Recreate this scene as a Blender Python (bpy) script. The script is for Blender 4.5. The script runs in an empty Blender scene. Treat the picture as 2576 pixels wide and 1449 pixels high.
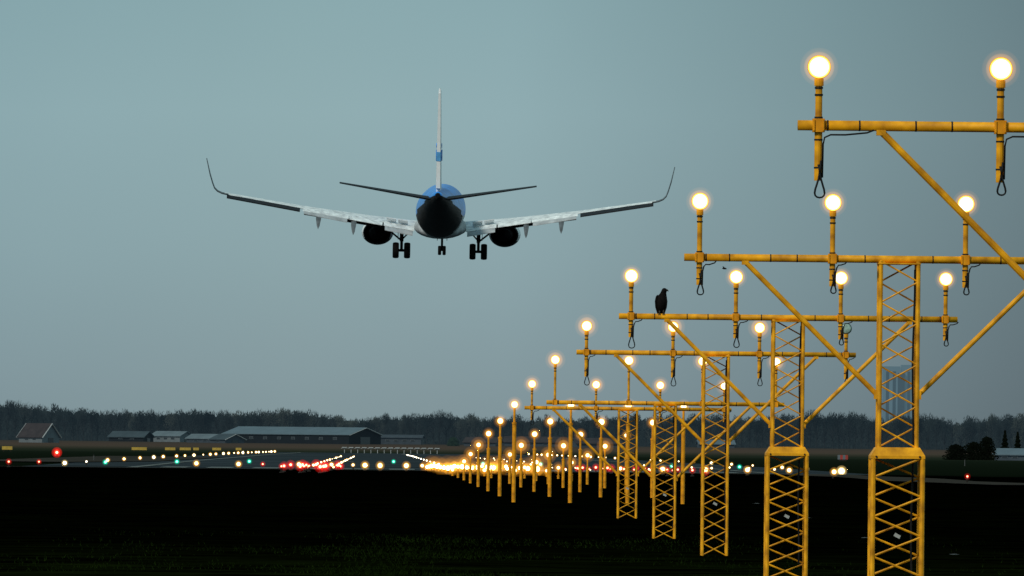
import bpy, math, random
from mathutils import Matrix, Vector
R = math.radians; PI = math.pi
random.seed(7)
scene = bpy.context.scene
col = scene.collection
F = 27778.0; VX = 948.0; HY = 1118.0; E = 1.7
ROLL = R(0.6); CS, SN = math.cos(ROLL), math.sin(ROLL)

# ------------------------------------------------------------------ terrain profile
PROF = [(-500,-1.7),(200,-1.68),(234,-1.5),(264,-1.34),(450,-1.3),(600,-1.45),(760,-1.80),(1000,-1.75),
        (1500,-1.8),(2400,-2.0),(3000,-1.1),(3600,0.1),(5000,0.5),(16000,0.5)]
def g(Y):
    for (a,za),(b,zb) in zip(PROF, PROF[1:]):
        if Y <= b:
            t = (Y-a)/(b-a); t = max(0,min(1,t)); t = t*t*(3-2*t)
            return E + za + (zb-za)*t
    return E+0.5
def ray(px, py):
    a=(px-VX)/F; b=(HY-py)/F
    return a*CS-b*SN, a*SN+b*CS
def at(px, py, Y):
    dx,dz = ray(px,py); return Vector((dx*Y, Y, E+dz*Y))
def hit(px, py, up=0.0):
    dx,dz = ray(px,py); Y=140.0
    while Y < 4200:
        if E+dz*Y <= g(Y)+up: break
        Y += 1.0 + Y*0.001
    return Vector((dx*Y, Y, g(Y)))

# ------------------------------------------------------------------ materials
def mat(name, c, rough=.6, metal=0, noise=.15, nscale=8, emis=None, es=1.0, bump=0, spec=None):
    m = bpy.data.materials.new(name); m.use_nodes=True
    nt=m.node_tree; b=nt.nodes['Principled BSDF']
    b.inputs['Roughness'].default_value=rough; b.inputs['Metallic'].default_value=metal
    if spec is not None: b.inputs['Specular IOR Level'].default_value=spec
    tc=nt.nodes.new('ShaderNodeTexCoord'); n=nt.nodes.new('ShaderNodeTexNoise')
    n.inputs['Scale'].default_value=nscale; n.inputs['Detail'].default_value=5
    nt.links.new(tc.outputs['Object'], n.inputs['Vector'])
    r=nt.nodes.new('ShaderNodeValToRGB')
    r.color_ramp.elements[0].position=.3; r.color_ramp.elements[1].position=.7
    r.color_ramp.elements[0].color=(*[x*(1-noise) for x in c],1)
    r.color_ramp.elements[1].color=(*[min(1,x*(1+noise)) for x in c],1)
    nt.links.new(n.outputs['Fac'], r.inputs['Fac']); nt.links.new(r.outputs['Color'], b.inputs['Base Color'])
    if emis:
        b.inputs['Emission Color'].default_value=(*emis,1); b.inputs['Emission Strength'].default_value=es
    if bump:
        bp=nt.nodes.new('ShaderNodeBump'); bp.inputs['Strength'].default_value=bump
        nt.links.new(n.outputs['Fac'], bp.inputs['Height']); nt.links.new(bp.outputs['Normal'], b.inputs['Normal'])
    return m
def lens_mat(name, rad, core, mid, rim, s):
    m=bpy.data.materials.new(name); m.use_nodes=True; nt=m.node_tree; nt.nodes.clear()
    out=nt.nodes.new('ShaderNodeOutputMaterial'); em=nt.nodes.new('ShaderNodeEmission')
    tc=nt.nodes.new('ShaderNodeTexCoord'); mp=nt.nodes.new('ShaderNodeMapping'); mp.vector_type='POINT'
    mp.inputs['Scale'].default_value=(1/rad,0,1/rad)
    ln=nt.nodes.new('ShaderNodeVectorMath'); ln.operation='LENGTH'
    r=nt.nodes.new('ShaderNodeValToRGB'); e=r.color_ramp.elements
    e[0].position=.76; e[0].color=(*core,1); e[1].position=1.0; e[1].color=(*rim,1)
    k=e.new(.90); k.color=(*mid,1)
    nt.links.new(tc.outputs['Object'],mp.inputs['Vector']); nt.links.new(mp.outputs['Vector'],ln.inputs[0])
    nt.links.new(ln.outputs['Value'],r.inputs['Fac']); nt.links.new(r.outputs['Color'],em.inputs['Color'])
    em.inputs['Strength'].default_value=s; nt.links.new(em.outputs[0],out.inputs['Surface'])
    return m
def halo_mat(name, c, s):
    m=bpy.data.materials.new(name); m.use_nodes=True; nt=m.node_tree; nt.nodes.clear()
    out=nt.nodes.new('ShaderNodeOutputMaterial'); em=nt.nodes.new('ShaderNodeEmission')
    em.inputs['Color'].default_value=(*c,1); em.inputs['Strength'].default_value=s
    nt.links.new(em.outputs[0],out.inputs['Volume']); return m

M={}
M['yellow']=mat('yellow_paint',(.78,.315,.004),.55,0,.45,7,bump=.12,spec=.25)
M['orange']=mat('orange_paint',(.80,.30,.004),.55,0,.36,7,spec=.25)
M['black']=mat('black_rubber',(.008,.008,.008),.6,spec=.2)
M['dark']=mat('dark_metal',(.016,.013,.01),.6,spec=.2)
M['tag']=mat('white_plastic',(.34,.35,.33),.5)
M['scrap']=mat('grey_scrap',(.06,.066,.066),.8)
M['glass']=mat('unlit_glass',(.30,.44,.38),.12,0,.3,25)
M['white']=mat('white_aircraft_paint',(.86,.90,.92),.4,0,.05,3)
M['wing']=mat('grey_wing_paint',(.36,.40,.42),.5,0,.25,2)
M['flap']=mat('pale_flap_paint',(.70,.76,.79),.5,0,.32,2.2)
M['blue']=mat('sky_blue_paint',(.0,.24,.82),.28,0,.28,1.1,spec=.5)
M['pblue']=mat('pale_blue_paint',(.10,.36,.70),.5,0,.2,4)
M['underside_shade']=mat('underside_shade_paint',(.016,.016,.018),.6,0,.5,3,spec=.15)  # underside shade put into the colour; the skin itself is pale
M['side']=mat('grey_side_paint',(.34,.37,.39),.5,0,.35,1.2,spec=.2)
M['fairing']=mat('dark_fairing_paint',(.10,.115,.125),.5,0,.3,2,spec=.2)
M['tail']=mat('dark_grey_paint',(.012,.014,.018),.6,0,.2,3,spec=.2)
M['soot']=mat('sooty_metal',(.004,.004,.005),.8,spec=.1)
M['tyre']=mat('tyre_rubber',(.004,.004,.004),.8,spec=.1)
M['feather']=mat('dark_brown_feathers',(.006,.0045,.0045),.9,0,.5,60,bump=.3,spec=.1)
M['beak']=mat('horn_beak',(.03,.024,.014),.6)
HAZE_GLOW=(.0075,.0135,.0185)  # distance haze painted in as a constant glow on far materials
M['twig']=mat('hazy_twigs',(.018,.026,.028),.95,0,.45,.3,HAZE_GLOW,1,spec=0)
M['twig2']=mat('hazy_twigs_pale',(.042,.050,.044),.95,0,.35,.3,HAZE_GLOW,1.15,spec=0)
M['trunk']=mat('hazy_bark',(.02,.024,.025),.9,0,.3,.5,HAZE_GLOW,1,spec=0)
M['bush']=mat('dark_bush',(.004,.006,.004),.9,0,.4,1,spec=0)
M['roofg']=mat('grey_sheet_roof',(.078,.115,.138),.6,0,.12,.3,HAZE_GLOW,.8,spec=.2)
M['roofd']=mat('dark_sheet_roof',(.035,.050,.058),.7,0,.2,.3,HAZE_GLOW,.8,spec=.1)
M['roofp']=mat('pale_sheet_roof',(.095,.125,.14),.7,0,.2,.3,HAZE_GLOW,.8,spec=.1)
M['wallg']=mat('grey_cladding',(.035,.045,.055),.7,0,.2,.5,HAZE_GLOW,.8,spec=.1)
M['walld']=mat('dark_cladding',(.006,.009,.012),.7,0,.2,.5,HAZE_GLOW,.5,spec=.1)
M['wallw']=mat('pale_render',(.11,.13,.14),.7,0,.15,.5,HAZE_GLOW,.8,spec=.1)
M['roofr']=mat('dull_red_tile_roof',(.030,.023,.023),.7,0,.25,.5,HAZE_GLOW,.7,spec=.1)
M['pane']=mat('dark_pane',(.02,.025,.03),.3,0,.1,1,HAZE_GLOW,.5)
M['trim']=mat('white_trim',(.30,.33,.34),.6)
M['tower']=mat('hazy_tower_cladding',(.05,.075,.095),.5,0,.1,.05,(.060,.104,.126),1,spec=.1)  # haze over the tower painted in as emission, cladding and glass alike
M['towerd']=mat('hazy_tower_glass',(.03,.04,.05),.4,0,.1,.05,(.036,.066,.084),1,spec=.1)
M['sign']=mat('yellow_sign_face',(.34,.23,.03),.6,0,.2,2,(.04,.028,.004),1)
M['sred']=mat('red_board',(.30,.03,.02),.6)

# ------------------------------------------------------------------ mesh builder
class MB:
    def __init__(s): s.v=[]; s.f=[]; s.m=[]
    def add(s,vs,fs,mi=0):
        o=len(s.v); s.v+= [tuple(v) for v in vs]; s.f+=[[i+o for i in f] for f in fs]; s.m+=[mi]*len(fs)
    def box(s,c,d,mi=0,rot=None):
        c=Vector(c); h=[x/2 for x in d]; vs=[]
        for x in (-1,1):
            for y in (-1,1):
                for z in (-1,1):
                    p=Vector((x*h[0],y*h[1],z*h[2]))
                    if rot: p=rot@p
                    vs.append(c+p)
        s.add(vs,[(0,1,3,2),(4,6,7,5),(0,4,5,1),(2,3,7,6),(0,2,6,4),(1,5,7,3)],mi)
    def tube(s,pts,r,n=8,mi=0,cap=True,r1=None):
        pts=[Vector(p) for p in pts]; k=len(pts); rings=[]
        for i,p in enumerate(pts):
            d=(pts[min(i+1,k-1)]-pts[max(i-1,0)]).normalized()
            a=Vector((0,0,1)) if abs(d.z)<.9 else Vector((0,1,0))
            u=d.cross(a).normalized(); w=d.cross(u)
            rr=r if r1 is None else r+(r1-r)*i/(k-1)
            rings.append([p+u*rr*math.cos(2*PI*j/n)+w*rr*math.sin(2*PI*j/n) for j in range(n)])
        s.loft(rings,mi,cap)
    def loft(s,rings,mi=0,cap=True,mfun=None):
        n=len(rings[0]); o=len(s.v)
        for r in rings: s.v+=[tuple(p) for p in r]
        for i in range(len(rings)-1):
            for j in range(n):
                a=o+i*n+j; b=o+i*n+(j+1)%n
                s.f.append([a,b,b+n,a+n]); s.m.append(mfun(i,j) if mfun else mi)
        if cap:
            s.f.append([o+j for j in range(n)][::-1]); s.m.append(mi)
            s.f.append([o+(len(rings)-1)*n+j for j in range(n)]); s.m.append(mi)
    def sphere(s,c,r,n=16,k=10,mi=0,sc=(1,1,1)):
        rings=[]
        for i in range(1,k):
            t=PI*i/k
            rings.append([(c[0]+sc[0]*r*math.sin(t)*math.cos(2*PI*j/n),c[1]+sc[1]*r*math.sin(t)*math.sin(2*PI*j/n),c[2]-sc[2]*r*math.cos(t)) for j in range(n)])
        o=len(s.v); s.loft(rings,mi,False)
        b=len(s.v); s.v+=[(c[0],c[1],c[2]-sc[2]*r),(c[0],c[1],c[2]+sc[2]*r)]
        for j in range(n):
            s.f.append([b,o+(j+1)%n,o+j]); s.m.append(mi)
            q=o+(k-2)*n; s.f.append([b+1,q+j,q+(j+1)%n]); s.m.append(mi)
    def mesh(s,name,mats,smooth=False):
        me=bpy.data.meshes.new(name); me.from_pydata(s.v,[],s.f)
        for m in (mats if isinstance(mats,(list,tuple)) else [mats]): me.materials.append(m)
        me.polygons.foreach_set('material_index',s.m)
        me.polygons.foreach_set('use_smooth',[smooth]*len(s.f)); me.update()
        return me
    def build(s,name,mats,parent=None,loc=(0,0,0),smooth=False):
        return place(name,s.mesh(name,mats,smooth),parent,loc)
def place(name,me,parent=None,loc=(0,0,0),scale=None,rot=None):
    o=bpy.data.objects.new(name,me); col.objects.link(o); o.location=loc
    if parent: o.parent=parent
    if scale: o.scale=(scale,)*3
    if rot: o.rotation_euler=rot
    return o
def tag(o,label=None,cat=None,group=None,kind=None):
    if label: o['label']=label
    if cat: o['category']=cat
    if group: o['group']=group
    if kind: o['kind']=kind
    return o
def empty(name,loc,rot=(0,0,0)):
    o=bpy.data.objects.new(name,None); col.objects.link(o); o.location=loc; o.rotation_euler=rot; o.empty_display_size=.2
    return o

# ------------------------------------------------------------------ ground
ys=[-300,0,60,120]+list(range(140,1000,12))+list(range(1000,5000,50))+[5500,7000,9000,12000,16000]
xs=[-6000,-2500,-900,-300,-120,-60,-30,-15,-8,0,8,15,30,60,120,300,900,2500,6000]
mb=MB(); vs=[(x,y,g(y)) for y in ys for x in xs]; n=len(xs)
mb.add(vs,[(i*n+j,i*n+j+1,(i+1)*n+j+1,(i+1)*n+j) for i in range(len(ys)-1) for j in range(n-1)])
gm=bpy.data.materials.new('dark_ground'); gm.use_nodes=True; nt=gm.node_tree; b=nt.nodes['Principled BSDF']
b.inputs['Roughness'].default_value=1; b.inputs['Specular IOR Level'].default_value=0
geo=nt.nodes.new('ShaderNodeNewGeometry'); sp=nt.nodes.new('ShaderNodeSeparateXYZ'); nt.links.new(geo.outputs['Position'],sp.inputs[0])
nz=nt.nodes.new('ShaderNodeTexNoise'); nz.inputs['Scale'].default_value=.35; nz.inputs['Detail'].default_value=9; nz.inputs['Roughness'].default_value=.75
nt.links.new(geo.outputs['Position'],nz.inputs['Vector'])
r1=nt.nodes.new('ShaderNodeValToRGB'); r1.color_ramp.elements[0].position=.42; r1.color_ramp.elements[0].color=(.0005,.0006,.0003,1)
r1.color_ramp.elements[1].position=.75; r1.color_ramp.elements[1].color=(.010,.017,.003,1)
nt.links.new(nz.outputs['Fac'],r1.inputs['Fac'])
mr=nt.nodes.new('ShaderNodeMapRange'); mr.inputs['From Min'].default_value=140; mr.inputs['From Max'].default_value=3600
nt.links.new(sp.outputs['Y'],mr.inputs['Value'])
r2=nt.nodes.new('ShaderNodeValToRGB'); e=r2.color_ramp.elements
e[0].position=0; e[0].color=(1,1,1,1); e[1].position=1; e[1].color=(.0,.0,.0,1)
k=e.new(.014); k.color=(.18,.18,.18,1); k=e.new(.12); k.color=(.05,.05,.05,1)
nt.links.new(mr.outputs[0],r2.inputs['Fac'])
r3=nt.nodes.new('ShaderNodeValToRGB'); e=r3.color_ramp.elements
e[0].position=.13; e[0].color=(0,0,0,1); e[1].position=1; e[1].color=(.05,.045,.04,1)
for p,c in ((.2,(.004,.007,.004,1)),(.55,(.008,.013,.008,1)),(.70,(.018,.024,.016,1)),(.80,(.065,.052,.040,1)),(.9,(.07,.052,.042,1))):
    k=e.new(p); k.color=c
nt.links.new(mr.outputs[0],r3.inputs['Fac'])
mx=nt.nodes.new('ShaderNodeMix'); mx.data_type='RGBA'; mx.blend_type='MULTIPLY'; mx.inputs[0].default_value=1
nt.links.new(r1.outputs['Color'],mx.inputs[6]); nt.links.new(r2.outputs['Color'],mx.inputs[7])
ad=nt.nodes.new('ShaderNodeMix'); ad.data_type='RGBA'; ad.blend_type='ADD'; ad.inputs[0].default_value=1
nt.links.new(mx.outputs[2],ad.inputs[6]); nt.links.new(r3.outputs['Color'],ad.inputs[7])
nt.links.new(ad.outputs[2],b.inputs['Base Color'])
tag(mb.build('ground',gm,smooth=True),kind='structure')

XC=5.28
def strip(name,x0,x1,y0,y1,m,dz,mbx=None):
    mm=mbx or MB(); k=max(1,int((y1-y0)/15)); q=[]
    for i in range(k+1):
        y=y0+(y1-y0)*i/k; q+=[(x0,y,g(y)+dz),(x1,y,g(y)+dz)]
    mm.add(q,[(2*i,2*i+1,2*i+3,2*i+2) for i in range(k)])
    if not mbx: return tag(mm.build(name,m,smooth=True),kind='structure')
M['asphalt']=mat('dull_asphalt',(.028,.039,.046),.9,0,.5,.03,spec=0)
M['concrete']=mat('worn_concrete',(.035,.034,.030),.9,0,.4,.12,spec=0)
M['paint']=mat('worn_white_paint',(.11,.13,.13),.9,0,.6,.06,spec=0)
strip('runway',XC-30,XC+30,640,2450,M['asphalt'],.03)
strip('road',-140,XC+22,612,632,M['concrete'],.03)
mk=MB()
for sx in (-1,1):
    strip('',XC+sx*22.2-.4,XC+sx*22.2+.4,762,2440,None,.06,mk)
    for i in range(6):
        xa=XC+sx*(3.5+i*3.2); strip('',xa-.9,xa+.9,768,798,None,.06,mk)
    strip('',XC+sx*9-1.5,XC+sx*9+1.5,1060,1095,None,.06,mk)
for i in range(28): strip('',XC-.3,XC+.3,830+i*55,860+i*55,None,.06,mk)
tag(mk.build('runway_markings',M['paint']),kind='structure')
def poly_path(name,pix,w,m,dz=.05):
    P=[hit(*p) for p in pix]; mm=MB(); vs=[]
    Q=[]
    for a,b2 in zip(P,P[1:]):
        for i in range(12): Q.append(a.lerp(b2,i/12))
    Q.append(P[-1])
    for i,p in enumerate(Q):
        d=(Q[min(i+1,len(Q)-1)]-Q[max(0,i-1)]); d.z=0; d.normalize(); nn=Vector((-d.y,d.x,0))*w/2
        for s in (1,-1):
            c=p+nn*s; vs.append((c.x,c.y,g(c.y)+dz))
    mm.add(vs,[(2*i,2*i+1,2*i+3,2*i+2) for i in range(len(Q)-1)])
    return tag(mm.build(name,m),kind='structure')
poly_path('service_road',[(2040,1196),(2200,1204),(2330,1214),(2640,1226)],4,M['concrete'],.07)
poly_path('taxiway',[(-40,1162),(200,1160),(420,1150)],14,M['concrete'],.08)

gb=MB()
M['grass']=mat('dark_grass',(.0055,.0115,.0018),.95,0,.9,.5,spec=0)
for i in range(34000):
    y=141+65*random.random()**1.6; x=random.uniform(-.036*y,.06*y)
    if math.sin(x*1.3+1)+math.sin(y*.23+x*.5)+.8*math.sin(x*.4-y*.1)+random.uniform(-1.2,1.2)<.4: continue
    fall=math.exp(-((x/y-.006)/.022)**2)
    if random.random()>fall*.9+.08: continue
    h=random.uniform(.02,.06); w=.007; dx=random.uniform(-.04,.04); z=g(y)
    gb.add([(x-w,y,z),(x+w,y,z),(x+dx,y+random.uniform(-.03,.03),z+h)],[(0,1,2)])
tag(gb.build('grass',M['grass']),'short dark grass growing over the unlit foreground','grass',kind='stuff')

# ------------------------------------------------------------------ lamps
def lens_glow_mesh(nm,rad,halos,mats,hc=(1,.5,.07)):
    mb=MB(); n=28
    rings=[]
    for q,(rr,yy) in enumerate(((1,0),(.8,-.12),(.5,-.2),(.15,-.23))):
        rings.append([(rad*rr*math.cos(2*PI*j/n),rad*yy,rad*rr*math.sin(2*PI*j/n)) for j in range(n)])
    mb.loft(rings,0,True); mats=list(mats)
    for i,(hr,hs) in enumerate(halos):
        mb.sphere((0,.001*i,0),hr,20,14,i+1); mats.append(halo_mat(nm+'_glow_shell',hc,hs))  # lamp glow built into the lens mesh as emissive shells
    return mb.mesh('lens',mats,True)
warm=((1,.90,.62),(1,.66,.14),(1,.40,.02))
def wl_(nm,rad,halos,s=3.2): return lens_glow_mesh(nm,rad,halos,[lens_mat(nm,rad,*warm,s)],(1,.40,.03))
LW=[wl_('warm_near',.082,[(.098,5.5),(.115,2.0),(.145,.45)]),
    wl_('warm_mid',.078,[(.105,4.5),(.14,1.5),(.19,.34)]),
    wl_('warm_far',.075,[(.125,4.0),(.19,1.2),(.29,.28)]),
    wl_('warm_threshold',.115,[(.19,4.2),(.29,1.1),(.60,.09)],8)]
L_unlit=lens_glow_mesh('unlit',.082,[],[M['glass']])
hb=MB(); n=20
hb.loft([[(r*math.cos(2*PI*j/n),y,r*math.sin(2*PI*j/n)) for j in range(n)] for r,y in ((.084,-.004),(.088,0),(.086,.03),(.06,.10),(.03,.13))],0,True)
hb.loft([[(r*math.cos(2*PI*j/n),y,r*math.sin(2*PI*j/n)) for j in range(n)] for r,y in ((.084,-.004),(.082,-.012),(.087,-.012),(.088,0))],0,False)
me_housing=hb.mesh('housing',M['yellow'],True)
me_housing_dark=hb.mesh('housing',M['dark'],True)

# ------------------------------------------------------------------ lattice masts
YB=[82+30.1*i for i in range(24)]
ZL=[2.837,2.503,2.205,1.883,1.586,1.307,.983,.657,.35,.02,-.30,-.60,-.86,-1.05]
DB=[.434,.57,.52,.41,.78,.5]; LP=[.41,.28,.27,.38,0,.26]
W=1.35
mast_labels=['nearest yellow cross bar with two lit lamps in the top right corner of the frame',
 'tall yellow lattice mast at the right carrying three visible lamps and a trapezoid collar',
 'yellow lattice mast whose cross bar has the dark bird perched on it',
 'yellow lattice mast with an unlit green glass lamp at the right end of its bar',
 'yellow lattice mast with four thin lamp stems and no cable loops below the bar',
 'smallest and farthest of the yellow lattice masts, just before the free-standing poles']
def lattice(mb,z0,z1,w,pitch,lr=.022,br=.010):
    h=w/2
    for sx in (-1,1):
        for sy in (-1,1): mb.tube([(sx*h,sy*h,z0),(sx*h,sy*h,z1)],lr,8)
    k=max(1,round((z1-z0)/pitch)); p=(z1-z0)/k
    for i in range(k):
        a=z0+i*p; b=a+p; s=1 if i%2 else -1
        mb.tube([(-s*h,-h,a),(s*h,-h,b)],br,6); mb.tube([(s*h,h,a),(-s*h,h,b)],br,6)
        mb.tube([(-h,-s*h,a),(-h,s*h,b)],br,6); mb.tube([(h,s*h,a),(h,-s*h,b)],br,6)
for i in range(6):
    Y=YB[i]; G=g(Y); zl=E+ZL[i]-G; zb=zl-DB[i]
    root=empty('approach_light_mast',(XC,Y,G)); tag(root,mast_labels[i],'approach light mast','yellow approach light masts with cross bars')
    hl=1.5*W+.155
    cb=MB(); cb.tube([(-hl,0,zb),(hl,0,zb)],.038,16)
    cb.build('cross_bar',M['yellow'],root,smooth=True)
    for q in range(-6,7):
        if q==0: continue
        x=q*.335+.07*math.sin(q*3)
        if abs(x)>hl: continue
        bb=MB(); bb.tube([(-.006,0,0),(.006,0,0)],.0398,16); bb.build('strap',M['dark'],root,(x,0,zb))
    tw=MB(); wt=.38
    if i in (1,2):
        zc=E-.03-G
        lattice(tw,zc+.05,zb-.02,wt,.2); tw.box((0,0,zb-.045),(wt+.05,wt+.05,.014))
        tw.build('upper_lattice',M['yellow'],root)
        c=MB(); c.loft([[(x*a,y*a,z) for x,y in ((-1,-1),(1,-1),(1,1),(-1,1))] for a,z in ((.275,zc-.06),(.275,zc-.03),(.222,zc+.055),(.21,zc+.055))])
        c.build('collar',M['yellow'],root)
        for sx in (-.22,.22):
            bt=MB(); bt.tube([(sx,-.262,zc-.04),(sx,-.285,zc-.04)],.012,6); bt.build('bolt',M['dark'],root)
        lo=MB(); lattice(lo,0,zc-.05,.50,.21,.026,.012); lo.build('lower_lattice',M['yellow'],root)
    else:
        lattice(tw,0,zb-.02,wt,.19); tw.box((0,0,zb-.045),(wt+.05,wt+.05,.014)); tw.build('lattice_tower',M['yellow'],root)
    zt=zb-1.375
    if zt>.1:
        for sx in (-1,1):
            br=MB(); br.tube([(sx*1.57,0,zb-.03),(sx*(wt/2+.02),0,zt)],.027,10)
            br.box((sx*1.56,0,zb-.045),(.07,.05,.05)); br.box((sx*(wt/2+.02),0,zt),(.06,.09,.09))
            br.build('brace',M['yellow'],root)
    cbl=MB(); cbl.tube([(.165+.008*math.sin(q*.9+i),.13,zb-.1-q*(zb-.3)/14) for q in range(15)],.011,6); cbl.build('power_cable',M['black'],root)
    tg=MB(); tg.box((0,0,0),(.066,.006,.036),rot=Matrix.Rotation(R(28),3,'Y')); tg.build('tag_plate',M['tag'],root,(0.0,-wt/2-.07,E-.87-G))
    for q in range(4):
        x=(q-1.5)*W; unlit=(i==3 and q==3)
        rr=.026 if i<4 else .022
        p=MB(); p.tube([(0,0,-.085),(0,0,-DB[i]+.03)],rr,12)
        p.tube([(0,0,-.085),(0,0,-.14)],rr*1.35,12)
        if LP[i]: p.tube([(0,0,-DB[i]-.03),(0,0,-DB[i]-LP[i])],rr*1.12,12)
        st=p.build('lamp_stem',M['yellow'],root,(x,0,zl),smooth=False)
        cl=MB(); cl.box((0,-.005,-DB[i]),(.09,.10,.10)); 
        for s in (-1,1): cl.tube([(s*.035,-.06,-DB[i]+.04),(s*.035,-.06,-DB[i]-.04)],.008,6)
        cl.build('clamp',M['orange'],st)
        for z_ in (-.148,-.20,-DB[i]+.065):
            bd=MB(); bd.tube([(0,0,z_),(0,0,z_-.014)],rr*1.2,12); bd.build('strap',M['dark'],st)
        place('housing',me_housing_dark if unlit else me_housing,st)
        ln=place('lens',L_unlit if unlit else LW[0 if i<3 else 1],st,(0,-.014,0))
        if unlit: ln['label']='unlit green glass lens'
        if LP[i]:
            zz=-DB[i]-LP[i]; var=random.uniform(.8,1.25)
            lp=MB(); pts=[]
            for t in range(15):
                a=-PI*.5+2*PI*t/14
                pts.append((.012+.038*var*math.cos(a+PI)*(.35+.65*abs(math.cos((t/14-.5)*PI))),-.03,zz+.07-.17*var*math.sin(PI*t/14)**.8))
            pts=[(.0,-.03,zz+.12)]+pts+[(.02,-.03,zz+.15)]
            lp.tube(pts,.0075,6)
            lp.build('cable_loop',M['black'],st,smooth=True)
            sp2=MB(); zz0=-DB[i]-.06; sg=random.uniform(.0,.035); kk=1 if i==0 else random.uniform(.22,.34)
            sp2.tube([(.03,-.03,zz0-LP[i]*.8),(.033,-.03,zz0-.08),(.045,-.03,zz0-.03),(.05+.04*kk,-.03,zz0-.005-sg*.6*kk),(.05+.15*kk,-.03,zz0-.002-sg*kk),(.05+.31*kk,-.03,zz0+.012-sg*.6*kk),(.05+.36*kk,-.03,zz0+.028)],.0075,6)
            sp2.build('feed_cable',M['black'],st,smooth=True)
            for zz1 in (-DB[i]-.10,-DB[i]-LP[i]*.75):
                bd=MB(); bd.tube([(0,0,zz1),(0,0,zz1-.012)],rr*1.22,12); bd.build('strap',M['dark'],st)

# ------------------------------------------------------------------ free-standing poles
rows=['nearest','second','third','fourth','fifth','sixth','seventh','eighth']
posn=['leftmost','second from left','third from left','rightmost']
for i in range(6,14):
    Y=YB[i]; G=g(Y); zl=max(E+ZL[i]-G,.2)
    pm=MB(); lo=max(zl-.45,.1)
    pm.tube([(0,0,0),(0,0,lo)],.048,12); pm.tube([(0,0,lo),(0,0,zl-.08)],.028,12); pm.tube([(0,0,lo-.02),(0,0,lo+.03)],.056,12)
    pme=pm.mesh('pole',M['orange'])
    for q in range(4):
        root=empty('approach_light_pole',(XC+(q-1.5)*W+random.uniform(-.02,.02),Y,G))
        tag(root,'%s lamp pole in the %s row of free-standing yellow poles beyond the masts'%(posn[q],rows[i-6]),'approach light pole','free-standing yellow approach light poles')
        place('pole',pme,root); place('housing',me_housing,root,(0,0,zl)); place('lens',LW[1 if i<9 else 2],root,(0,-.014,zl),scale=random.uniform(.88,1.1))

# ------------------------------------------------------------------ small ground lights
fx=MB(); n=12
fx.loft([[(r*math.cos(2*PI*j/n),r*math.sin(2*PI*j/n),z) for j in range(n)] for r,z in ((.10,0),(.10,.03),(.04,.05),(.04,.16),(.06,.18),(.06,.22),(.03,.27))])
me_fix=fx.mesh('fixture',M['dark'])
def gl_(nm,core,rim,hc,rad,halos,s=6): return lens_glow_mesh(nm,rad,halos,[lens_mat(nm,rad,core,rim,rim,s)],hc)
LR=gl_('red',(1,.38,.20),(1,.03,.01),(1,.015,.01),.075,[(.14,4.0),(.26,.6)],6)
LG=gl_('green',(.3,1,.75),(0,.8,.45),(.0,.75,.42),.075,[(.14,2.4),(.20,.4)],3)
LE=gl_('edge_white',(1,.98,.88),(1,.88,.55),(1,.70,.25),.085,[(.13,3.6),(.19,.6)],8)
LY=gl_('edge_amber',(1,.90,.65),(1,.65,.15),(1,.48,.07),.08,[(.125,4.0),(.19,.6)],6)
def glight(name,X,Y,me,label,cat,group,h=.3,sc=1.0):
    r=empty(name,(X,Y,g(Y))); tag(r,label,cat,group)
    place('fixture',me_fix,r); place('lens',me,r,(0,-.1,h),scale=sc); return r
for i in range(14,22):
    for q in range(4):
        glight('approach_light',XC+(q-1.5)*W,YB[i],LW[3],'low golden approach light in the dense glowing cluster before the runway','approach light','low approach lights before the runway',sc=random.uniform(.55,1.2))
for i in range(14,23):
    for s in (-1,1):
        for q in range(3):
            glight('side_row_light',XC+s*((7.7 if s<0 else 7.2)+q*(1.1 if s<0 else 1.4))+random.uniform(-.3,.3),YB[i]+5,LR if random.random()<.85 else LY,
              'low light in the mostly red row %s of the golden cluster'%('left' if s<0 else 'right'),'ground light','side row lights %s of the cluster'%('left' if s<0 else 'right'),sc=random.uniform(.5,1.25)*(1 if s<0 else .85))
for k in range(27):
    Y=762+60*k
    for s in (-1,1):
        glight('runway_edge_light',XC+s*26.8,Y+random.uniform(-9,9)*(k>0),LE if k<2 or k%4==1 else LY,'light in the receding row along the %s edge of the runway'%('left' if s<0 else 'right'),
          'runway edge light','%s runway edge lights'%('left' if s<0 else 'right'),sc=random.uniform(.6,1.2)*(1.8 if k==0 else 1)*(1+.028*k))
for k in range(13):
    Y=800+60*k
    for s in (-1,1):
        for q in range(2):
            glight('touchdown_light',XC+s*(8.4+q*1.8),Y,LY,'inset warm light in the touchdown rows on the runway','runway light','touchdown zone lights',h=.12,sc=random.uniform(.4,1.1))
for k in range(16):
    glight('centre_line_light',XC,790+75*k,LE,'inset light on the runway centre line','runway light','runway centre line lights',h=.12,sc=random.uniform(.5,1.0))
for (x,y) in ((265,1173),(445,1171),(627,1170),(990,1170),(1215,1176),(1360,1177),(1690,1182),(1860,1184)):
    p=hit(x,y); glight('threshold_light',p.x,p.y,LG,'green light in the row across the runway threshold','threshold light','green threshold lights',sc=1.25)
for (x,y,s) in ((494,1176,1.5),(600,1178,1.5),(888,1183,.8),(918,1184,1.4),(956,1185,1.4),(1022,1185,1.4),(1062,1182,1.2),(1085,1182,1.2),(1560,1193,1),(1667,1195,1.3),(1775,1196,1.3),(1790,1188,.8),(1740,1186,.7),(1835,1186,.7),(1880,1196,1.3),(1884,1188,.7),(1948,1191,.9),(1985,1197,1.2),(1620,1180,.7),(2098,1203,1.2)):
    p=hit(x,y); glight('crossbar_light',p.x,p.y,LY,'single amber light low on the dark grass in the row before the runway','ground light','amber lights in the row before the runway',sc=s)
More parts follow.
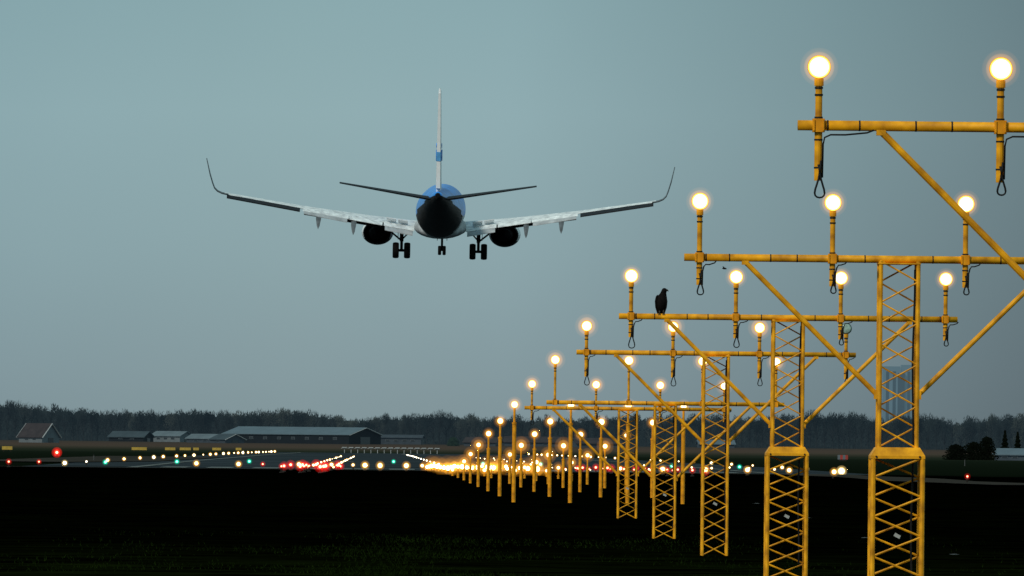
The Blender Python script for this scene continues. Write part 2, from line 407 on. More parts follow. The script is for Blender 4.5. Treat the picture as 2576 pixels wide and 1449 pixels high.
for (x,y,s,l) in ((22,1175,.7,'small red light at the far left edge beside the taxiway'),(98,1172,.8,'small red light on the taxiway left of the bright white corner light'),(661,1178,.8,'lone red light just left of the red row'),(2433,1218,.5,'lone red light near the right edge on the dark grass')):
    p=hit(x,y); glight('red_ground_light',p.x,p.y,LR,l,'red ground light',None,sc=s)
p=hit(143,1155); r=empty('obstacle_light',p); tag(r,'big bright red obstacle light on a short post at the left','obstacle light')
k=MB(); k.tube([(0,0,0),(0,0,.6)],.06,8); k.build('post',M['dark'],r); place('lens',LR,r,(0,-.1,.65),scale=2.0)
k=MB(); k.box((0,0,.55),(.5,.3,.18)); k.build('lamp_box',M['sred'],r,(0,.2,-.15))
for x,y,h,l in ((2320,1218,.75,'white marker post beside the service road at the right'),(2427,1172,.7,'white marker post on the far grass at the right'),(236,1160,.5,'small white marker post on the far grass at the left')):
    p=hit(x,y); r=empty('marker_post',p); tag(r,l,'marker post')
    k=MB(); k.tube([(0,0,0),(0,0,h)],.05,8,r1=.04); k.build('post',M['scrap'],r); k=MB(); k.tube([(0,0,h),(0,0,h+.12)],.045,8); k.build('cap',M['black'],r)
scr=['pale scrap on the grass left of the tall lattice mast, farthest away','pale scrap on the grass close to the left of the tallest mast','pale scrap near the foot of the tallest mast on its left','pale scrap lying on the grass in the bottom right corner']
for (x,y),l in zip(((1902,1270),(2030,1306),(2176,1358),(2402,1399)),scr):
    p=hit(x,y); k=MB(); pts=[(math.cos(a)*.09*random.uniform(.6,1.2),math.sin(a)*.12*random.uniform(.6,1.2),.02+.01*random.random()) for a in [2*PI*q/9 for q in range(9)]]
    k.add(pts+[(0,0,.035)],[(q,(q+1)%9,9) for q in range(9)]); o=k.build('ground_scrap',M['scrap'],loc=p); tag(o,l,'scrap')

# ------------------------------------------------------------------ airliner
PY=855.0; pc=at(1109,530,PY)
air=empty('airliner',pc,(R(2.1),R(.5),R(-1.0)))
tag(air,'blue and white twin-engine airliner landing with its wheels down, seen from behind','airplane')
def ell(y,w,h,z,n=40): return [(w*math.cos(2*PI*j/n),y,z+h*math.sin(2*PI*j/n)) for j in range(n)]
st=[(18.6,.08,.08,-.55),(18.2,.5,.5,-.5),(17.2,1.0,1.05,-.35),(15.6,1.45,1.55,-.15),(13.2,1.78,1.90,0),(8,1.84,1.98,0),(-6,1.84,1.98,0),(-8.5,1.82,1.90,.06),(-10.5,1.70,1.74,.22),(-13,1.42,1.44,.5),(-15.5,1.08,1.08,.80),(-18,.74,.72,1.08),(-20.3,.36,.36,1.36),(-21,.22,.24,1.44)]
mb=MB(); nn=40
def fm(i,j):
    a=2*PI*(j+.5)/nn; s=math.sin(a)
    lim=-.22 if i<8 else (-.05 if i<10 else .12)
    return 0 if s>lim else (1 if (s>-.80 and i<7) else 2)  # lower hull and tail cone get the painted shade
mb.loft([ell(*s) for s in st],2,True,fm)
mb.build('fuselage',[M['blue'],M['side'],M['underside_shade']],air,smooth=True)
mb=MB(); mb.loft([ell(y,w,h,z,24) for y,w,h,z in ((7,1.2,.3,-1.6),(5,1.9,.85,-1.3),(1,2.1,.92,-1.25),(-3.5,2.0,.88,-1.25),(-6,1.2,.35,-1.6))]); mb.build('belly_fairing',M['side'],air,smooth=True)
mb=MB(); mb.tube([(0,-20.9,1.44),(0,-21.25,1.46)],.17,14); mb.build('exhaust',M['soot'],air)
def foil(x,yl,yt,z,t,n=9,camber=.02,droop=0,vertical=False):
    c=yl-yt; up=[];dn=[]
    for i in range(n+1):
        u=(1-math.cos(PI*i/n))/2
        th=t/2*(2.2*(math.sqrt(max(u,0))*1.1-u*.85-u*u*.25*u)) if u<1 else t*.04
        th=max(th,t*(.28 if vertical and u>.3 else .05)); cm=camber*c*4*u*(1-u)-droop*c*u*u
        up.append((u,cm+th)); dn.append((u,cm-th))
    pts=up+dn[::-1]
    return [((x,yl-u*c,z+v) if not vertical else (x+v,yl-u*c,z)) for u,v in pts]
wst=[(1.2,4.6,-3.4,-1.42,.8),(2.0,4.2,-3.4,-1.28,.72),(5.6,1.7,-3.6,-.74,.48),(10.7,-1.2,-4.6,.04,.32),(16.6,-4.5,-6.3,1.06,.22)]
def wz(x):
    for a,b2 in zip(wst,wst[1:]):
        if x<=b2[0]: t=(x-a[0])/(b2[0]-a[0]); return [a[k]+(b2[k]-a[k])*t for k in range(5)]
    return list(wst[-1])
for s in (-1,1):
    mb=MB(); mb.loft([foil(s*x,l,t+ (1.0 if x<11 else .35),z,th,9,.03) for x,l,t,z,th in wst]); 
    mb.build('wing',M['flap'],air)
    mb=MB(); rg=[]
    for x,z,c,yl,w_ in ((16.3,1.02,1.75,-4.45,.22),(16.8,1.12,1.5,-4.7,.20),(17.15,1.28,1.4,-4.9,.18),(17.38,1.52,1.25,-5.05,.17),(17.52,1.9,1.1,-5.35,.16),(17.72,2.6,.9,-5.9,.14),(17.98,3.8,.55,-6.7,.09)):
        sl=math.atan2(z-.95,(x-16.3)+.02) if x>16.4 else .15; nx,nz=(-math.sin(sl)*s,math.cos(sl))
        fo=foil(0,yl,yl-c,0,w_,6,0); rg.append([(s*x+nx*p[2],p[1],z+nz*p[2]) for p in fo])
    mb.loft(rg); mb.build('winglet',M['fairing'],air,smooth=True)
    mb=MB()
    def ail(x,d):
        q=wz(x); y0=q[2]+.5; z=q[3]
        return [(s*x,y0,z+.01),(s*x,y0-d,z-.20),(s*x,y0-d,z-.29),(s*x,y0,z-.14)]
    mb.loft([ail(10.8,.85),ail(13.5,.75),ail(16.4,.6)]); mb.build('aileron',M['tail'],air)
    def flap(x,y0,z0,ch,ang,th):
        q=wz(x); y=q[2]+y0; z=q[3]+z0; cy=-ch*math.cos(R(ang)); cz=-ch*math.sin(R(ang))
        return [(s*x,y,z+th/2),(s*x,y+cy*.45,z+cz*.38+th*.6),(s*x,y+cy,z+cz+.02),(s*x,y+cy,z+cz-.02),(s*x,y+cy*.4,z+cz*.45-th*.4),(s*x,y,z-th/2)]
    for xa,xb in ((2.0,4.35),(4.45,7.0),(7.06,10.6)):
        m_=(xa+xb)/2; f=lambda x:1-(x-2)*.05
        mb=MB(); mb.loft([flap(x,1.0,-.05,.85*f(x),15,.10) for x in (xa,m_,xb)]); mb.build('flap',M['flap'],air)
        if xa<4.4 or xa>5:
            mb=MB(); mb.loft([flap(x,.12,-.34*f(x),.52*f(x),36,.07) for x in (xa+.1,m_,xb-.1)]); mb.build('aft_flap',M['wing'],air)
    mb=MB(); mb.loft([flap(x,1.02,-.17,.55,30,.10) for x in (2.1,5.5,10.5)]); mb.build('flap_cove',M['soot'],air)
    for xs_ in (2.5,3.4):
        mb=MB(); mb.loft([flap(x,1.3,.12,.7,-24,.05) for x in (xs_,xs_+.75)]); mb.build('spoiler',M['white'],air)
    for x in (6.65,9.35):
        q=wz(x); mb=MB(); z=q[3]
        rr=[]
        for y,w,h,zc in ((1.0,.05,.05,-.25),(.2,.15,.2,-.35),(-.8,.2,.28,-.55),(-1.6,.2,.3,-.80),(-2.3,.14,.24,-1.10),(-2.7,.03,.05,-1.30)):
            rr.append([(s*x+w*px_,q[2]+y+1.2,z+zc+h*pz_) for px_,pz_ in ((-1,.8),(0,1),(1,.8),(.75,0),(0,-1),(-.75,0))])
        mb.loft(rr); mb.build('flap_track_fairing',M['fairing'],air)
    ex,ez=s*4.95,-1.82; en=36
    def er(y,r,fl=.84): return [(ex+r*math.cos(2*PI*j/en)*1.03,y,ez+r*math.sin(2*PI*j/en)*fl) for j in range(en)]
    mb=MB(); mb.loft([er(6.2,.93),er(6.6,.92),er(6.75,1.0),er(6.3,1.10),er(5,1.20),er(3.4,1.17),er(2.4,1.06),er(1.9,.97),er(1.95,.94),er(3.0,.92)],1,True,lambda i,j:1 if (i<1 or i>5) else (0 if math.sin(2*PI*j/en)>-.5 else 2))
    mb.build('engine_cowl',[M['white'],M['soot'],M['underside_shade']],air)  # lower cowl faces darkened with the same painted shade
    mb=MB(); mb.loft([er(3.0,.7),er(2,.66),er(1.0,.48),er(.95,.40),er(.3,.1)]); mb.build('exhaust_core',M['soot'],air,smooth=True)
    mb=MB(); mb.box((ex,3.2,-.85),(.3,3.4,.5)); mb.build('engine_pylon',M['soot'],air)
    mb=MB(); mb.loft([foil(s*x,l,t,z,th,7,0) for x,l,t,z,th in ((.4,-15.4,-19.2,1.15,.44),(1.2,-15.9,-19.3,1.27,.40),(7.45,-18.9,-20.6,2.28,.17))])
    mb.build('stabiliser',M['tail'],air)
    gx=s*2.97
    grp=MB(); grp.tube([(gx,-1.5,-1.2),(gx,-1.5,-2.4)],.15,12); grp.tube([(gx,-1.5,-2.4),(gx,-1.5,-3.15)],.11,12)
    grp.tube([(gx-.5,-1.5,-3.1),(gx+.5,-1.5,-3.1)],.11,10)
    grp.tube([(gx,-1.5,-2.35),(gx+s*.75,-1.5,-1.75),(gx+s*.95,-1.5,-1.5)],.07,8); grp.tube([(gx,-1.5,-2.3),(gx-s*.5,-1.3,-1.75)],.06,8)
    grp.tube([(gx,-1.62,-2.35),(gx,-1.95,-2.7),(gx,-1.62,-3.05)],.06,6)
    gr=grp.build('main_gear',M['soot'],air)
    gd=MB(); gd.box((gx+s*.28,-1.5,-1.95),(.04,.9,.6)); gd.build('gear_door',M['wing'],gr)
    for w in (-.44,.44):
        wl=MB(); c=(gx+w,-1.5,-3.10); rg=[]
        for xx,r_ in ((-.24,.38),(-.24,.54),(-.18,.60),(-.04,.62),(.04,.62),(.18,.60),(.24,.54),(.24,.38)):
            rg.append([(c[0]+xx,c[1]+r_*math.cos(2*PI*j/28),c[2]+r_*math.sin(2*PI*j/28)) for j in range(28)])
        wl.loft(rg); wl.build('wheel',M['tyre'],gr)
mb=MB(); mb.loft([foil(0,l,t,z,th,8,0,0,True) for z,l,t,th in ((1.4,-10.8,-19.2,.56),(2.5,-13.4,-19.2,.50),(5.5,-15.9,-19.9,.40),(9.35,-18.7,-20.9,.27),(9.55,-19.2,-20.9,.14))])
mb.build('tail_fin',M['white'],air)
mb=MB(); mb.loft([[(a*w,y,z) for a,y in ((-1,y0),(1,y0),(.8,y1),(-.8,y1))] for z,w,y0,y1 in ((2.0,.19,-19.0,-20.0),(5.5,.15,-19.7,-20.5),(9.2,.10,-20.7,-21.15))]); mb.build('rudder',M['white'],air)
mb=MB(); mb.tube([(0,-11,2),(0,-12.6,2.5),(0,-13.2,2.4)],.12,8); mb.build('dorsal_fillet',M['white'],air)
mb=MB(); mb.loft([[(a*w,y,z) for a,y in ((-1,y0),(1,y0),(.82,y1),(-.82,y1))] for z,w,y0,y1 in ((4.05,.17,-19.42,-20.32),(4.75,.163,-19.55,-20.41))]); mb.build('rudder_band',M['pblue'],air)
for s in (-1,1):
    cu=bpy.data.curves.new('t','FONT'); cu.body='KLM'; cu.size=1.25; cu.align_x='CENTER'; cu.extrude=.012
    to=bpy.data.objects.new('t',cu); col.objects.link(to)
    dg=bpy.context.evaluated_depsgraph_get(); me=bpy.data.meshes.new_from_object(to.evaluated_get(dg)); bpy.data.objects.remove(to)
    for v in me.vertices:
        x,y,z=v.co; yy=-18.0+s*x*.95; u=(yy+15.3)/(-19.9+15.3); off=.23*(1-max(0,u-.3)*.55)+.012
        v.co=(s*(off+z), yy, 4.05+y)
    me.materials.clear(); me.materials.append(M['blue']); place('tail_lettering',me,air)
    k=MB()
    for q in range(5): k.tube([(s*.18,-17.5-q*.22,5.2+.05*(2-abs(q-2))),(s*.22,-17.5-q*.22,5.2+.05*(2-abs(q-2)))],.09,8)
    k.box((s*.205,-17.94,5.05),(.03,.9,.08)); k.build('crown_emblem',M['blue'],air)
k=MB(); k.tube([(0,11.6,-1.8),(0,11.6,-3.3)],.09,10); k.tube([(-.25,11.6,-3.3),(.25,11.6,-3.3)],.05,8); k.tube([(0,11.6,-2.5),(0,12.8,-1.9)],.05,8)
ng=k.build('nose_gear',M['soot'],air)
for w in (-.18,.18):
    wl=MB(); wl.loft([[(w+xx,11.6+r_*math.cos(2*PI*j/24),-3.3+r_*math.sin(2*PI*j/24)) for j in range(24)] for xx,r_ in ((-.13,.2),(-.13,.32),(-.06,.37),(.06,.37),(.13,.32),(.13,.2))]); wl.build('wheel',M['tyre'],ng)
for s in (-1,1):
    k=MB(); k.box((s*.38,11.9,-2.25),(.03,1.8,.55)); k.build('gear_door',M['underside_shade'],air)

# ------------------------------------------------------------------ perched bird
Yb=YB[2]; bp=at(1664,789,Yb); zbar=E+ZL[2]-DB[2]+.038
bird=empty('perched_bird',(bp.x,Yb,zbar)); tag(bird,'dark bird of prey perched upright on a yellow cross bar, head turned right','bird')
k=MB(); n=18; rg=[]
for z,cx,cy,rx,ry in ((-.075,-.012,.075,.018,.006),(-.04,-.012,.065,.026,.014),(.0,-.010,.045,.036,.030),(.04,-.010,.02,.056,.048),(.09,-.008,.0,.070,.062),(.15,-.004,-.005,.074,.068),(.20,.002,.0,.068,.062),(.235,.010,.0,.054,.050),(.262,.020,-.002,.040,.040),(.285,.028,-.004,.036,.040),(.305,.034,-.006,.034,.038),(.322,.034,-.006,.024,.027),(.330,.033,-.006,.008,.01)):
    rg.append([(cx+rx*math.cos(2*PI*j/n),cy+ry*math.sin(2*PI*j/n),z) for j in range(n)])
k.loft(rg); body=k.build('body',M['feather'],bird,smooth=True)
k=MB(); k.loft([[(x,-.006+w*math.cos(a),z+w*math.sin(a)) for a in [2*PI*q/8 for q in range(8)]] for x,z,w in ((.058,.303,.016),(.075,.301,.012),(.086,.293,.007),(.088,.284,.002))]); k.build('beak',M['beak'],bird,smooth=True)
for s in (-1,1):
    k=MB(); k.loft([[(-.006+s*(ox+t*.012*math.cos(2*PI*j/10)),oy+w*math.sin(2*PI*j/10),z) for j in range(10)] for z,ox,oy,w,t in ((-.05,.018,.06,.01,.4),(.0,.040,.045,.030,.7),(.08,.062,.01,.055,1.1),(.16,.068,-.0,.058,1.2),(.22,.055,.0,.04,1.2),(.24,.045,.0,.015,.6))])
    k.build('wing',M['feather'],bird,smooth=True)
    k=MB(); k.tube([(s*.025,-.01,.06),(s*.025,-.015,.02),(s*.027,-.012,.002)],.013,8,r1=.007)
    for q in (-1,0,1): k.tube([(s*.027,-.012,.004),(s*.027+q*.012,-.035,.0),(s*.027+q*.014,-.043,-.018)],.004,6)
    k.build('leg',M['beak'],bird)
Yf=420; fp=at(1822,676,Yf); fb=empty('flying_bird',fp,(R(10),R(15),R(60))); tag(fb,'tiny dark bird flying just below the second cross bar','bird')
k=MB(); k.loft([[(r*math.cos(2*PI*j/8),y,r*math.sin(2*PI*j/8)) for j in range(8)] for y,r in ((-.10,.005),(-.05,.018),(.0,.028),(.05,.024),(.08,.016),(.10,.004))]); k.build('body',M['feather'],fb)
for s in (-1,1):
    k=MB(); v=[(s*.01,.04,.005),(s*.01,-.04,.005),(s*.09,-.02,.06),(s*.09,.055,.062),(s*.17,-.02,.03),(s*.16,.0,.035)]
    k.add(v,[(0,1,2,3),(3,2,4,5)]); k.build('wing',M['feather'],fb)

# ------------------------------------------------------------------ buildings
def building(name,px,Y,rot,L,Wd,eave,ridge,wm,rm,label,cat,wins=3,door=True,trim=True,tr=.12):
    dx,_=ray(px,1118); X=dx*Y; G=g(Y)-.05
    r=empty(name,(X,Y,G),(0,0,R(rot))); tag(r,label,cat)
    k=MB(); l=L/2; w=Wd/2
    k.add([(-l,-w,0),(l,-w,0),(l,w,0),(-l,w,0),(-l,-w,eave),(l,-w,eave),(l,w,eave),(-l,w,eave),(-l,0,ridge),(l,0,ridge)],
      [(0,1,5,4),(2,3,7,6),(1,2,6,9,5),(3,0,4,8,7)])
    k.build('wall',wm,r)
    k=MB(); o=.5; dz=(ridge-eave)/w
    for s in (-1,1):
        a=[(-l-o,s*(w+o),eave-o*dz+.05),(l+o,s*(w+o),eave-o*dz+.05),(l+o,0,ridge+.05),(-l-o,0,ridge+.05)]
        b_=[(x,y,z+.2) for x,y,z in a]; k.add(a+b_,[(0,1,2,3),(4,5,6,7),(0,1,5,4),(0,3,7,4),(1,2,6,5)])
    k.build('roof',rm,r)
    if trim:
        for e_ in (-1,1):
            k=MB()
            for s in (-1,1): k.tube([(e_*(l+o+.05),s*(w+o),eave-o*dz+.05),(e_*(l+o+.05),0,ridge+.1)],tr,4)
            k.build('bargeboard',M['trim'],r)
    for i in range(wins):
        x=-l+L*(i+1)/(wins+1); k=MB(); k.box((0,0,0),(1.4,.12,eave*.28)); wd=k.build('window',M['wallw'],r,(x,-w-.04,eave*.6))
        k=MB(); k.box((0,-.08,0),(1.2,.05,eave*.23)); k.build('pane',M['pane'],wd)
    if door:
        k=MB(); k.box((l+.06,0,eave*.4),(.1,Wd*.3,eave*.8)); k.build('door',M['pane'],r)
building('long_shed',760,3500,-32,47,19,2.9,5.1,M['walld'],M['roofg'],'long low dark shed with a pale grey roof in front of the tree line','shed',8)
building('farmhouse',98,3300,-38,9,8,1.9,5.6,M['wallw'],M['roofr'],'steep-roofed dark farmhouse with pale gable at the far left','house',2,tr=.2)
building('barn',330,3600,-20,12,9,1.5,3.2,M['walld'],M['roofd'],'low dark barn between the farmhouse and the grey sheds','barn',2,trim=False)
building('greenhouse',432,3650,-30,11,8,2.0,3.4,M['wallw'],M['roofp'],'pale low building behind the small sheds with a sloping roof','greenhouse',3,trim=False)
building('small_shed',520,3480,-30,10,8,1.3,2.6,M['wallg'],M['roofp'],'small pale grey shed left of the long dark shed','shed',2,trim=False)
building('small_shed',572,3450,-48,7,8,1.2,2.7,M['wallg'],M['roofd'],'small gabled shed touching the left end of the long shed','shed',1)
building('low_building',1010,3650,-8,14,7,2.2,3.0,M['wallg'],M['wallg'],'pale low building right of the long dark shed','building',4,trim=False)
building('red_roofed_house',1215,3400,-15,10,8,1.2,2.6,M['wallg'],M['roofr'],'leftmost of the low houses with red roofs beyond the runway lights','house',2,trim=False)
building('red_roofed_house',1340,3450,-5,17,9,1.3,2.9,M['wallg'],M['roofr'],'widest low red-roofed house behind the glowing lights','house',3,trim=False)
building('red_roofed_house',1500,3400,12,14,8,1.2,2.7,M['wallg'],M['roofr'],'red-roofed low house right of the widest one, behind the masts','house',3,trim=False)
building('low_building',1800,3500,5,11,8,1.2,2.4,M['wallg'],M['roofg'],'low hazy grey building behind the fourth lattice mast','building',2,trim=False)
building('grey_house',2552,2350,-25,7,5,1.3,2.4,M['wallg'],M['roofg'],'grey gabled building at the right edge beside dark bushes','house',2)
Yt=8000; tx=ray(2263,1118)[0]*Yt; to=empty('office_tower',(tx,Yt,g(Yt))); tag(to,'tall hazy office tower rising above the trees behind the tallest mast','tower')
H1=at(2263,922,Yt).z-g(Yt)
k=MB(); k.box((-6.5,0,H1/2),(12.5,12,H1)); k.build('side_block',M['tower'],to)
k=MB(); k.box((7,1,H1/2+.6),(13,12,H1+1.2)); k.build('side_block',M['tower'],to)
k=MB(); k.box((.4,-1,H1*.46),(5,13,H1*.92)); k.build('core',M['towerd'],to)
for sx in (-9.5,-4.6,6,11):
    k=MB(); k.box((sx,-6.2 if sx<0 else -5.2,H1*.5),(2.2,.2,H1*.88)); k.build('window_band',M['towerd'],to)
sl=['leftmost yellow taxiway sign, cut near the left edge of the frame','wide yellow sign left of centre on the far grass','yellow sign second in the row left of the sheds','yellow sign in the middle of the row before the sheds','narrow yellow sign right of the middle one','small yellow sign before the small sheds','rightmost small yellow sign near the long shed']
for (x,w),l in zip(((18,26),(350,38),(428,26),(466,28),(493,14),(545,22),(600,14)),sl):
    p=hit(x,1137); pm=27778/p.y; r=empty('taxiway_sign',p); tag(r,l,'sign','yellow signs in a row on the far grass')
    ww=w/pm; k=MB(); k.box((0,0,.65),(ww,.25,.55)); k.build('sign_board',M['sign'],r)
    for s in (-1,1): k=MB(); k.box((s*ww*.35,0,.2),(.1,.1,.4)); k.build('leg',M['dark'],r)
Ya=2430
x0=ray(858,1141)[0]*Ya; x1=ray(1108,1144)[0]*Ya
r=empty('antenna_array',((x0+x1)/2,Ya,g(Ya))); tag(r,'row of white antenna posts across the far end of the runway','antenna array')
L_=(x1-x0); k=MB(); k.box((0,0,1.1),(L_,.12,.12)); k.build('rail',M['trim'],r)
for q in range(15):
    k=MB(); k.box((0,0,.55),(.14,.14,1.1)); k.box((0,-.2,1.25),(1.0,.5,.22)); k.build('antenna_post',M['trim'],r,(-L_/2+L_*(q+.5)/15,0,0))
p=hit(2120,1160); r=empty('marker_board',p); tag(r,'small red and white striped board on the far grass right of the masts','marker board')
for q in range(4):
    k=MB(); k.box((-.6+.4*q,0,.6),(.4,.08,.7)); k.build('panel',M['sred'] if q%2 else M['wallw'],r)
k=MB(); k.box((0,.05,.15),(1.2,.06,.3)); k.build('stand',M['dark'],r)

# ------------------------------------------------------------------ trees
def tree_meshes(seed,h,w):
    rd=random.Random(seed); t=MB(); t.tube([(0,0,0),(rd.uniform(-.2,.2),0,h*.4),(rd.uniform(-.3,.3),0,h*.8)],.24,6,r1=.05)
    for q in range(16):
        z0=h*rd.uniform(.12,.55); a=rd.uniform(0,2*PI); rr=w*.45*rd.uniform(.4,1); z1=min(z0+h*rd.uniform(.25,.4),h*.9)
        e_=(rr*math.cos(a),rr*math.sin(a),z1); t.tube([(0,0,z0),(e_[0]*.65,e_[1]*.65,z0+(z1-z0)*.45),e_],.10,4,r1=.03)
    c=MB()
    lob=[(rd.uniform(-.3,.3)*w,rd.uniform(-.3,.3)*w,h*rd.uniform(.5,.82),w*rd.uniform(.22,.36)) for _ in range(7)]+[(0,0,h*.42,w*.42),(0,0,h*.25,w*.36)]
    for q in range(1150):
        lx,ly,lz,lr=rd.choice(lob)
        a=rd.uniform(0,2*PI); ph=math.acos(rd.uniform(-1,1)); rr=lr*rd.random()**.4
        dx,dy,dz=math.sin(ph)*math.cos(a),math.sin(ph)*math.sin(a),math.cos(ph)
        x,y,z=lx+dx*rr,ly+dy*rr,lz+dz*rr*1.15
        L=rd.uniform(.3,.9); ww=rd.uniform(.05,.15)
        c.add([(x-ww,y,z),(x+ww,y,z+.06),(x+(dx*.5+rd.uniform(-.2,.2))*L,y+dy*.4*L,z+L*(.75+.4*dz))],[(0,1,2)])
    return t.mesh('trunk',M['trunk']),c
protos=[]
for q in range(10):
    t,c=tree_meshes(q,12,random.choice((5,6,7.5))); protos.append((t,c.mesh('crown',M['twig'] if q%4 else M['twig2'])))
TP=[(-60,1000),(0,1002),(60,1004),(140,1016),(280,1024),(400,1028),(460,1020),(600,1028),(700,1022),(770,1020),(850,1042),(900,1046),(960,1038),(1050,1038),(1110,1028),(1200,1040),(1400,1044),(1600,1038),(1900,1040),(2050,1028),(2150,1032),(2230,1046),(2300,1033),(2350,1030),(2400,1052),(2450,1042),(2520,1038),(2640,1034)]
def top(px):
    for (a,ya),(b_,yb) in zip(TP,TP[1:]):
        if px<=b_: return ya+(yb-ya)*(px-a)/(b_-a)
    return 1040
px=-40
while px<2620:
    Y=4000+random.uniform(-60,60); zt=at(px,top(px)+random.uniform(-5,10),Y).z-g(Y); X=ray(px,1118)[0]*Y
    t,c=protos[random.randrange(10)]
    r=empty('bare_tree',(X,Y,g(Y)-.2),(0,0,random.uniform(0,6.28)))
    r.scale=(random.uniform(.85,1.15),random.uniform(.85,1.15),zt/12)
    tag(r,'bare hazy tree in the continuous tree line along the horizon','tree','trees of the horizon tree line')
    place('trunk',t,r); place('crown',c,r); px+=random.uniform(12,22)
wd=MB()
for q in range(34000):
    px=random.uniform(-80,2660); Y=random.uniform(4080,4200); zt=at(px,top(px)+10+4*math.sin(px*.11)+3*math.sin(px*.37),Y).z-g(Y)
    X=ray(px,1118)[0]*Y; u=random.random()**1.1; z=g(Y)+zt*u*.95; L=random.uniform(.5,1.2); ww=random.uniform(.12,.5)*(1.05-.8*u**3)
    wd.add([(X-ww,Y,z-.3),(X+ww,Y,z-.2),(X+random.uniform(-.4,.4),Y,z+L)],[(0,1,2)])
tag(wd.build('distant_wood',M['twig']),'far wood filling the tree line into one dark mass','wood',kind='stuff')
ug=MB(); rd=random.Random(3); va=[]; px=-90; cnt=0
while px<2680:
    Y=4210; X=ray(px,1118)[0]*Y; zt=(at(px,top(px),Y).z-g(Y))*(.72+.1*rd.random())
    va+=[(X,Y,g(Y)-1),(X,Y,g(Y)+zt)]; px+=5; cnt+=1
ug.add(va,[(2*i,2*i+2,2*i+3,2*i+1) for i in range(cnt-1)])
tag(ug.build('undergrowth',M['twig']),'dark undergrowth filling the space behind the tree line','undergrowth',kind='stuff')
def bush(name,px,py_top,w_px,Y,label,m,conifer=False,cat='bush'):
    X=ray(px,1118)[0]*Y; G=g(Y); h=at(px,py_top,Y).z-G; w=w_px*Y/F
    r=empty(name,(X,Y,G)); tag(r,label,cat)
    t=MB(); t.tube([(0,0,0),(0,0,h*.7)],.12,6,r1=.04)
    t.build('trunk',M['bush'],r); c=MB()
    for q in range(1400):
        if conifer:
            u=random.random(); rr=w/2*(1-u)*(.75+.25*math.sin(u*40)); z=h*(.08+.92*u)
        else:
            u=random.random(); rr=w/2*math.sqrt(max(0,1-(u*1.0)**2))*(.8+.25*math.sin(u*9+q%7)); z=h*.97*u
        a=random.uniform(0,2*PI); rr*=math.sqrt(random.random()); x,y=rr*math.cos(a),rr*math.sin(a); s=random.uniform(.08,.28)
        c.add([(x-s,y,z),(x+s,y+.05,z-.05),(x+random.uniform(-.1,.1),y,z+s)],[(0,1,2)])
    c.build('crown',m,r)
bush('dark_bush',2405,1118,70,2300,'dark bush at the left of the clump near the right edge',M['bush'])
bush('dark_bush',2450,1112,80,2310,'middle dark bush of the clump near the right edge',M['bush'])
bush('dark_bush',2482,1098,60,2320,'tallest dark bush of the clump near the right edge',M['bush'])
bush('conifer',2528,1084,36,2420,'small dark conifer behind the grey house, left one of two',M['bush'],True,'tree')
bush('conifer',2560,1088,34,2440,'small dark conifer behind the grey house, right one of two',M['bush'],True,'tree')
M['gbush']=mat('hazy_green_bush',(.02,.04,.028),.9,0,.3,1,HAZE_GLOW,.6,spec=0)
bush('green_bush',1140,1100,34,3380,'small green bush in front of the tree line near the red roofs',M['gbush'])

# ------------------------------------------------------------------ world and sun
w=bpy.data.worlds.new('World'); scene.world=w; w.use_nodes=True; nt=w.node_tree; nt.nodes.clear()
out=nt.nodes.new('ShaderNodeOutputWorld'); bg=nt.nodes.new('ShaderNodeBackground'); nt.links.new(bg.outputs[0],out.inputs[0])
tc=nt.nodes.new('ShaderNodeTexCoord'); sp=nt.nodes.new('ShaderNodeSeparateXYZ'); nt.links.new(tc.outputs['Generated'],sp.inputs[0])
rz=nt.nodes.new('ShaderNodeValToRGB'); e=rz.color_ramp.elements
mz=nt.nodes.new('ShaderNodeMapRange'); mz.inputs['From Min'].default_value=0; mz.inputs['From Max'].default_value=.05; nt.links.new(sp.outputs['Z'],mz.inputs['Value']); nt.links.new(mz.outputs[0],rz.inputs['Fac'])
e[0].position=0; e[0].color=(.212,.286,.308,1); e[1].position=1; e[1].color=(.222,.358,.385,1)
for p_,c in ((.12,(.228,.316,.342,1)),(.35,(.252,.368,.394,1)),(.6,(.268,.405,.432,1)),(.8,(.246,.388,.416,1))):
    k=e.new(p_); k.color=c
mxr=nt.nodes.new('ShaderNodeMapRange'); mxr.inputs['From Min'].default_value=-.04; mxr.inputs['From Max'].default_value=.36; nt.links.new(sp.outputs['X'],mxr.inputs['Value'])
rx=nt.nodes.new('ShaderNodeValToRGB'); e=rx.color_ramp.elements; nt.links.new(mxr.outputs[0],rx.inputs['Fac'])
e[0].position=0; e[0].color=(.92,.94,.96,1); e[1].position=1; e[1].color=(1.1,1.08,1.05,1)  # sky past the right frame edge raised again to add light on the fin
for p_,c in ((.08,(1,1,1,1)),(.13,(.98,.98,.99,1)),(.20,(.72,.73,.75,1)),(.27,(.42,.42,.45,1)),(.45,(.7,.7,.72,1))):
    k=e.new(p_); k.color=c
m1=nt.nodes.new('ShaderNodeMix'); m1.data_type='RGBA'; m1.blend_type='MULTIPLY'; m1.inputs[0].default_value=1
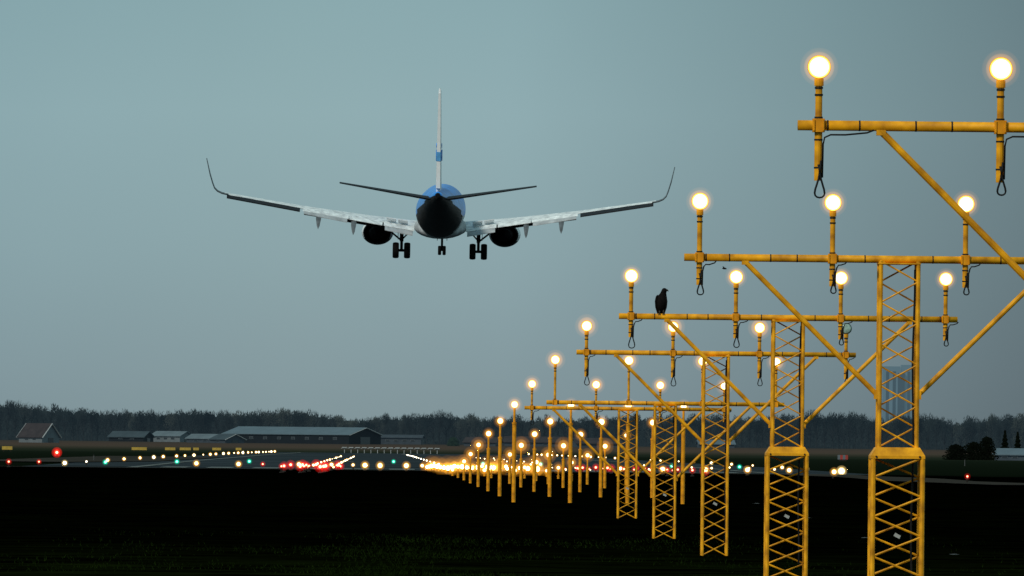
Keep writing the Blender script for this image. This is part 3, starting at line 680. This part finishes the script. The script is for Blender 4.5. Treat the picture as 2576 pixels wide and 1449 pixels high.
nt.links.new(rz.outputs[0],m1.inputs[6]); nt.links.new(rx.outputs[0],m1.inputs[7])
nz=nt.nodes.new('ShaderNodeTexNoise'); nz.inputs['Scale'].default_value=25; nz.inputs['Detail'].default_value=3; nt.links.new(tc.outputs['Generated'],nz.inputs['Vector'])
mn=nt.nodes.new('ShaderNodeMapRange'); mn.inputs['To Min'].default_value=.95; mn.inputs['To Max'].default_value=1.05; nt.links.new(nz.outputs['Fac'],mn.inputs['Value'])
m2=nt.nodes.new('ShaderNodeVectorMath'); m2.operation='SCALE'; nt.links.new(m1.outputs[2],m2.inputs[0]); nt.links.new(mn.outputs[0],m2.inputs['Scale'])
sky=nt.nodes.new('ShaderNodeTexSky'); sky.sky_type='NISHITA'; sky.sun_disc=False; sky.sun_elevation=R(36); sky.sun_rotation=R(208)
sc=nt.nodes.new('ShaderNodeVectorMath'); sc.operation='SCALE'; sc.inputs['Scale'].default_value=.002; nt.links.new(sky.outputs[0],sc.inputs[0])
m3=nt.nodes.new('ShaderNodeVectorMath'); m3.operation='ADD'; nt.links.new(m2.outputs[0],m3.inputs[0]); nt.links.new(sc.outputs[0],m3.inputs[1])
nt.links.new(m3.outputs[0],bg.inputs['Color']); bg.inputs['Strength'].default_value=1
sd=bpy.data.lights.new('sun','SUN'); sd.energy=2.2; sd.angle=R(10); sd.color=(1,.93,.82)
so=bpy.data.objects.new('sun',sd); col.objects.link(so)
d=Vector((-.46,-.64,.58)).normalized(); so.rotation_euler=d.to_track_quat('Z','Y').to_euler()

# ------------------------------------------------------------------ camera
cd=bpy.data.cameras.new('camera'); cd.sensor_width=36; cd.lens=36*F/2576; cd.clip_end=30000; cd.clip_start=1
cd.shift_x=(1288-VX)/2576; cd.shift_y=(HY-724.5)/2576
co=bpy.data.objects.new('camera',cd); col.objects.link(co)
mt=Matrix(((CS,-SN,0,0),(0,0,-1,0),(SN,CS,0,E),(0,0,0,1))); co.matrix_world=mt
scene.camera=co
scene.view_settings.view_transform='Standard'; scene.view_settings.look='None'; scene.view_settings.exposure=0
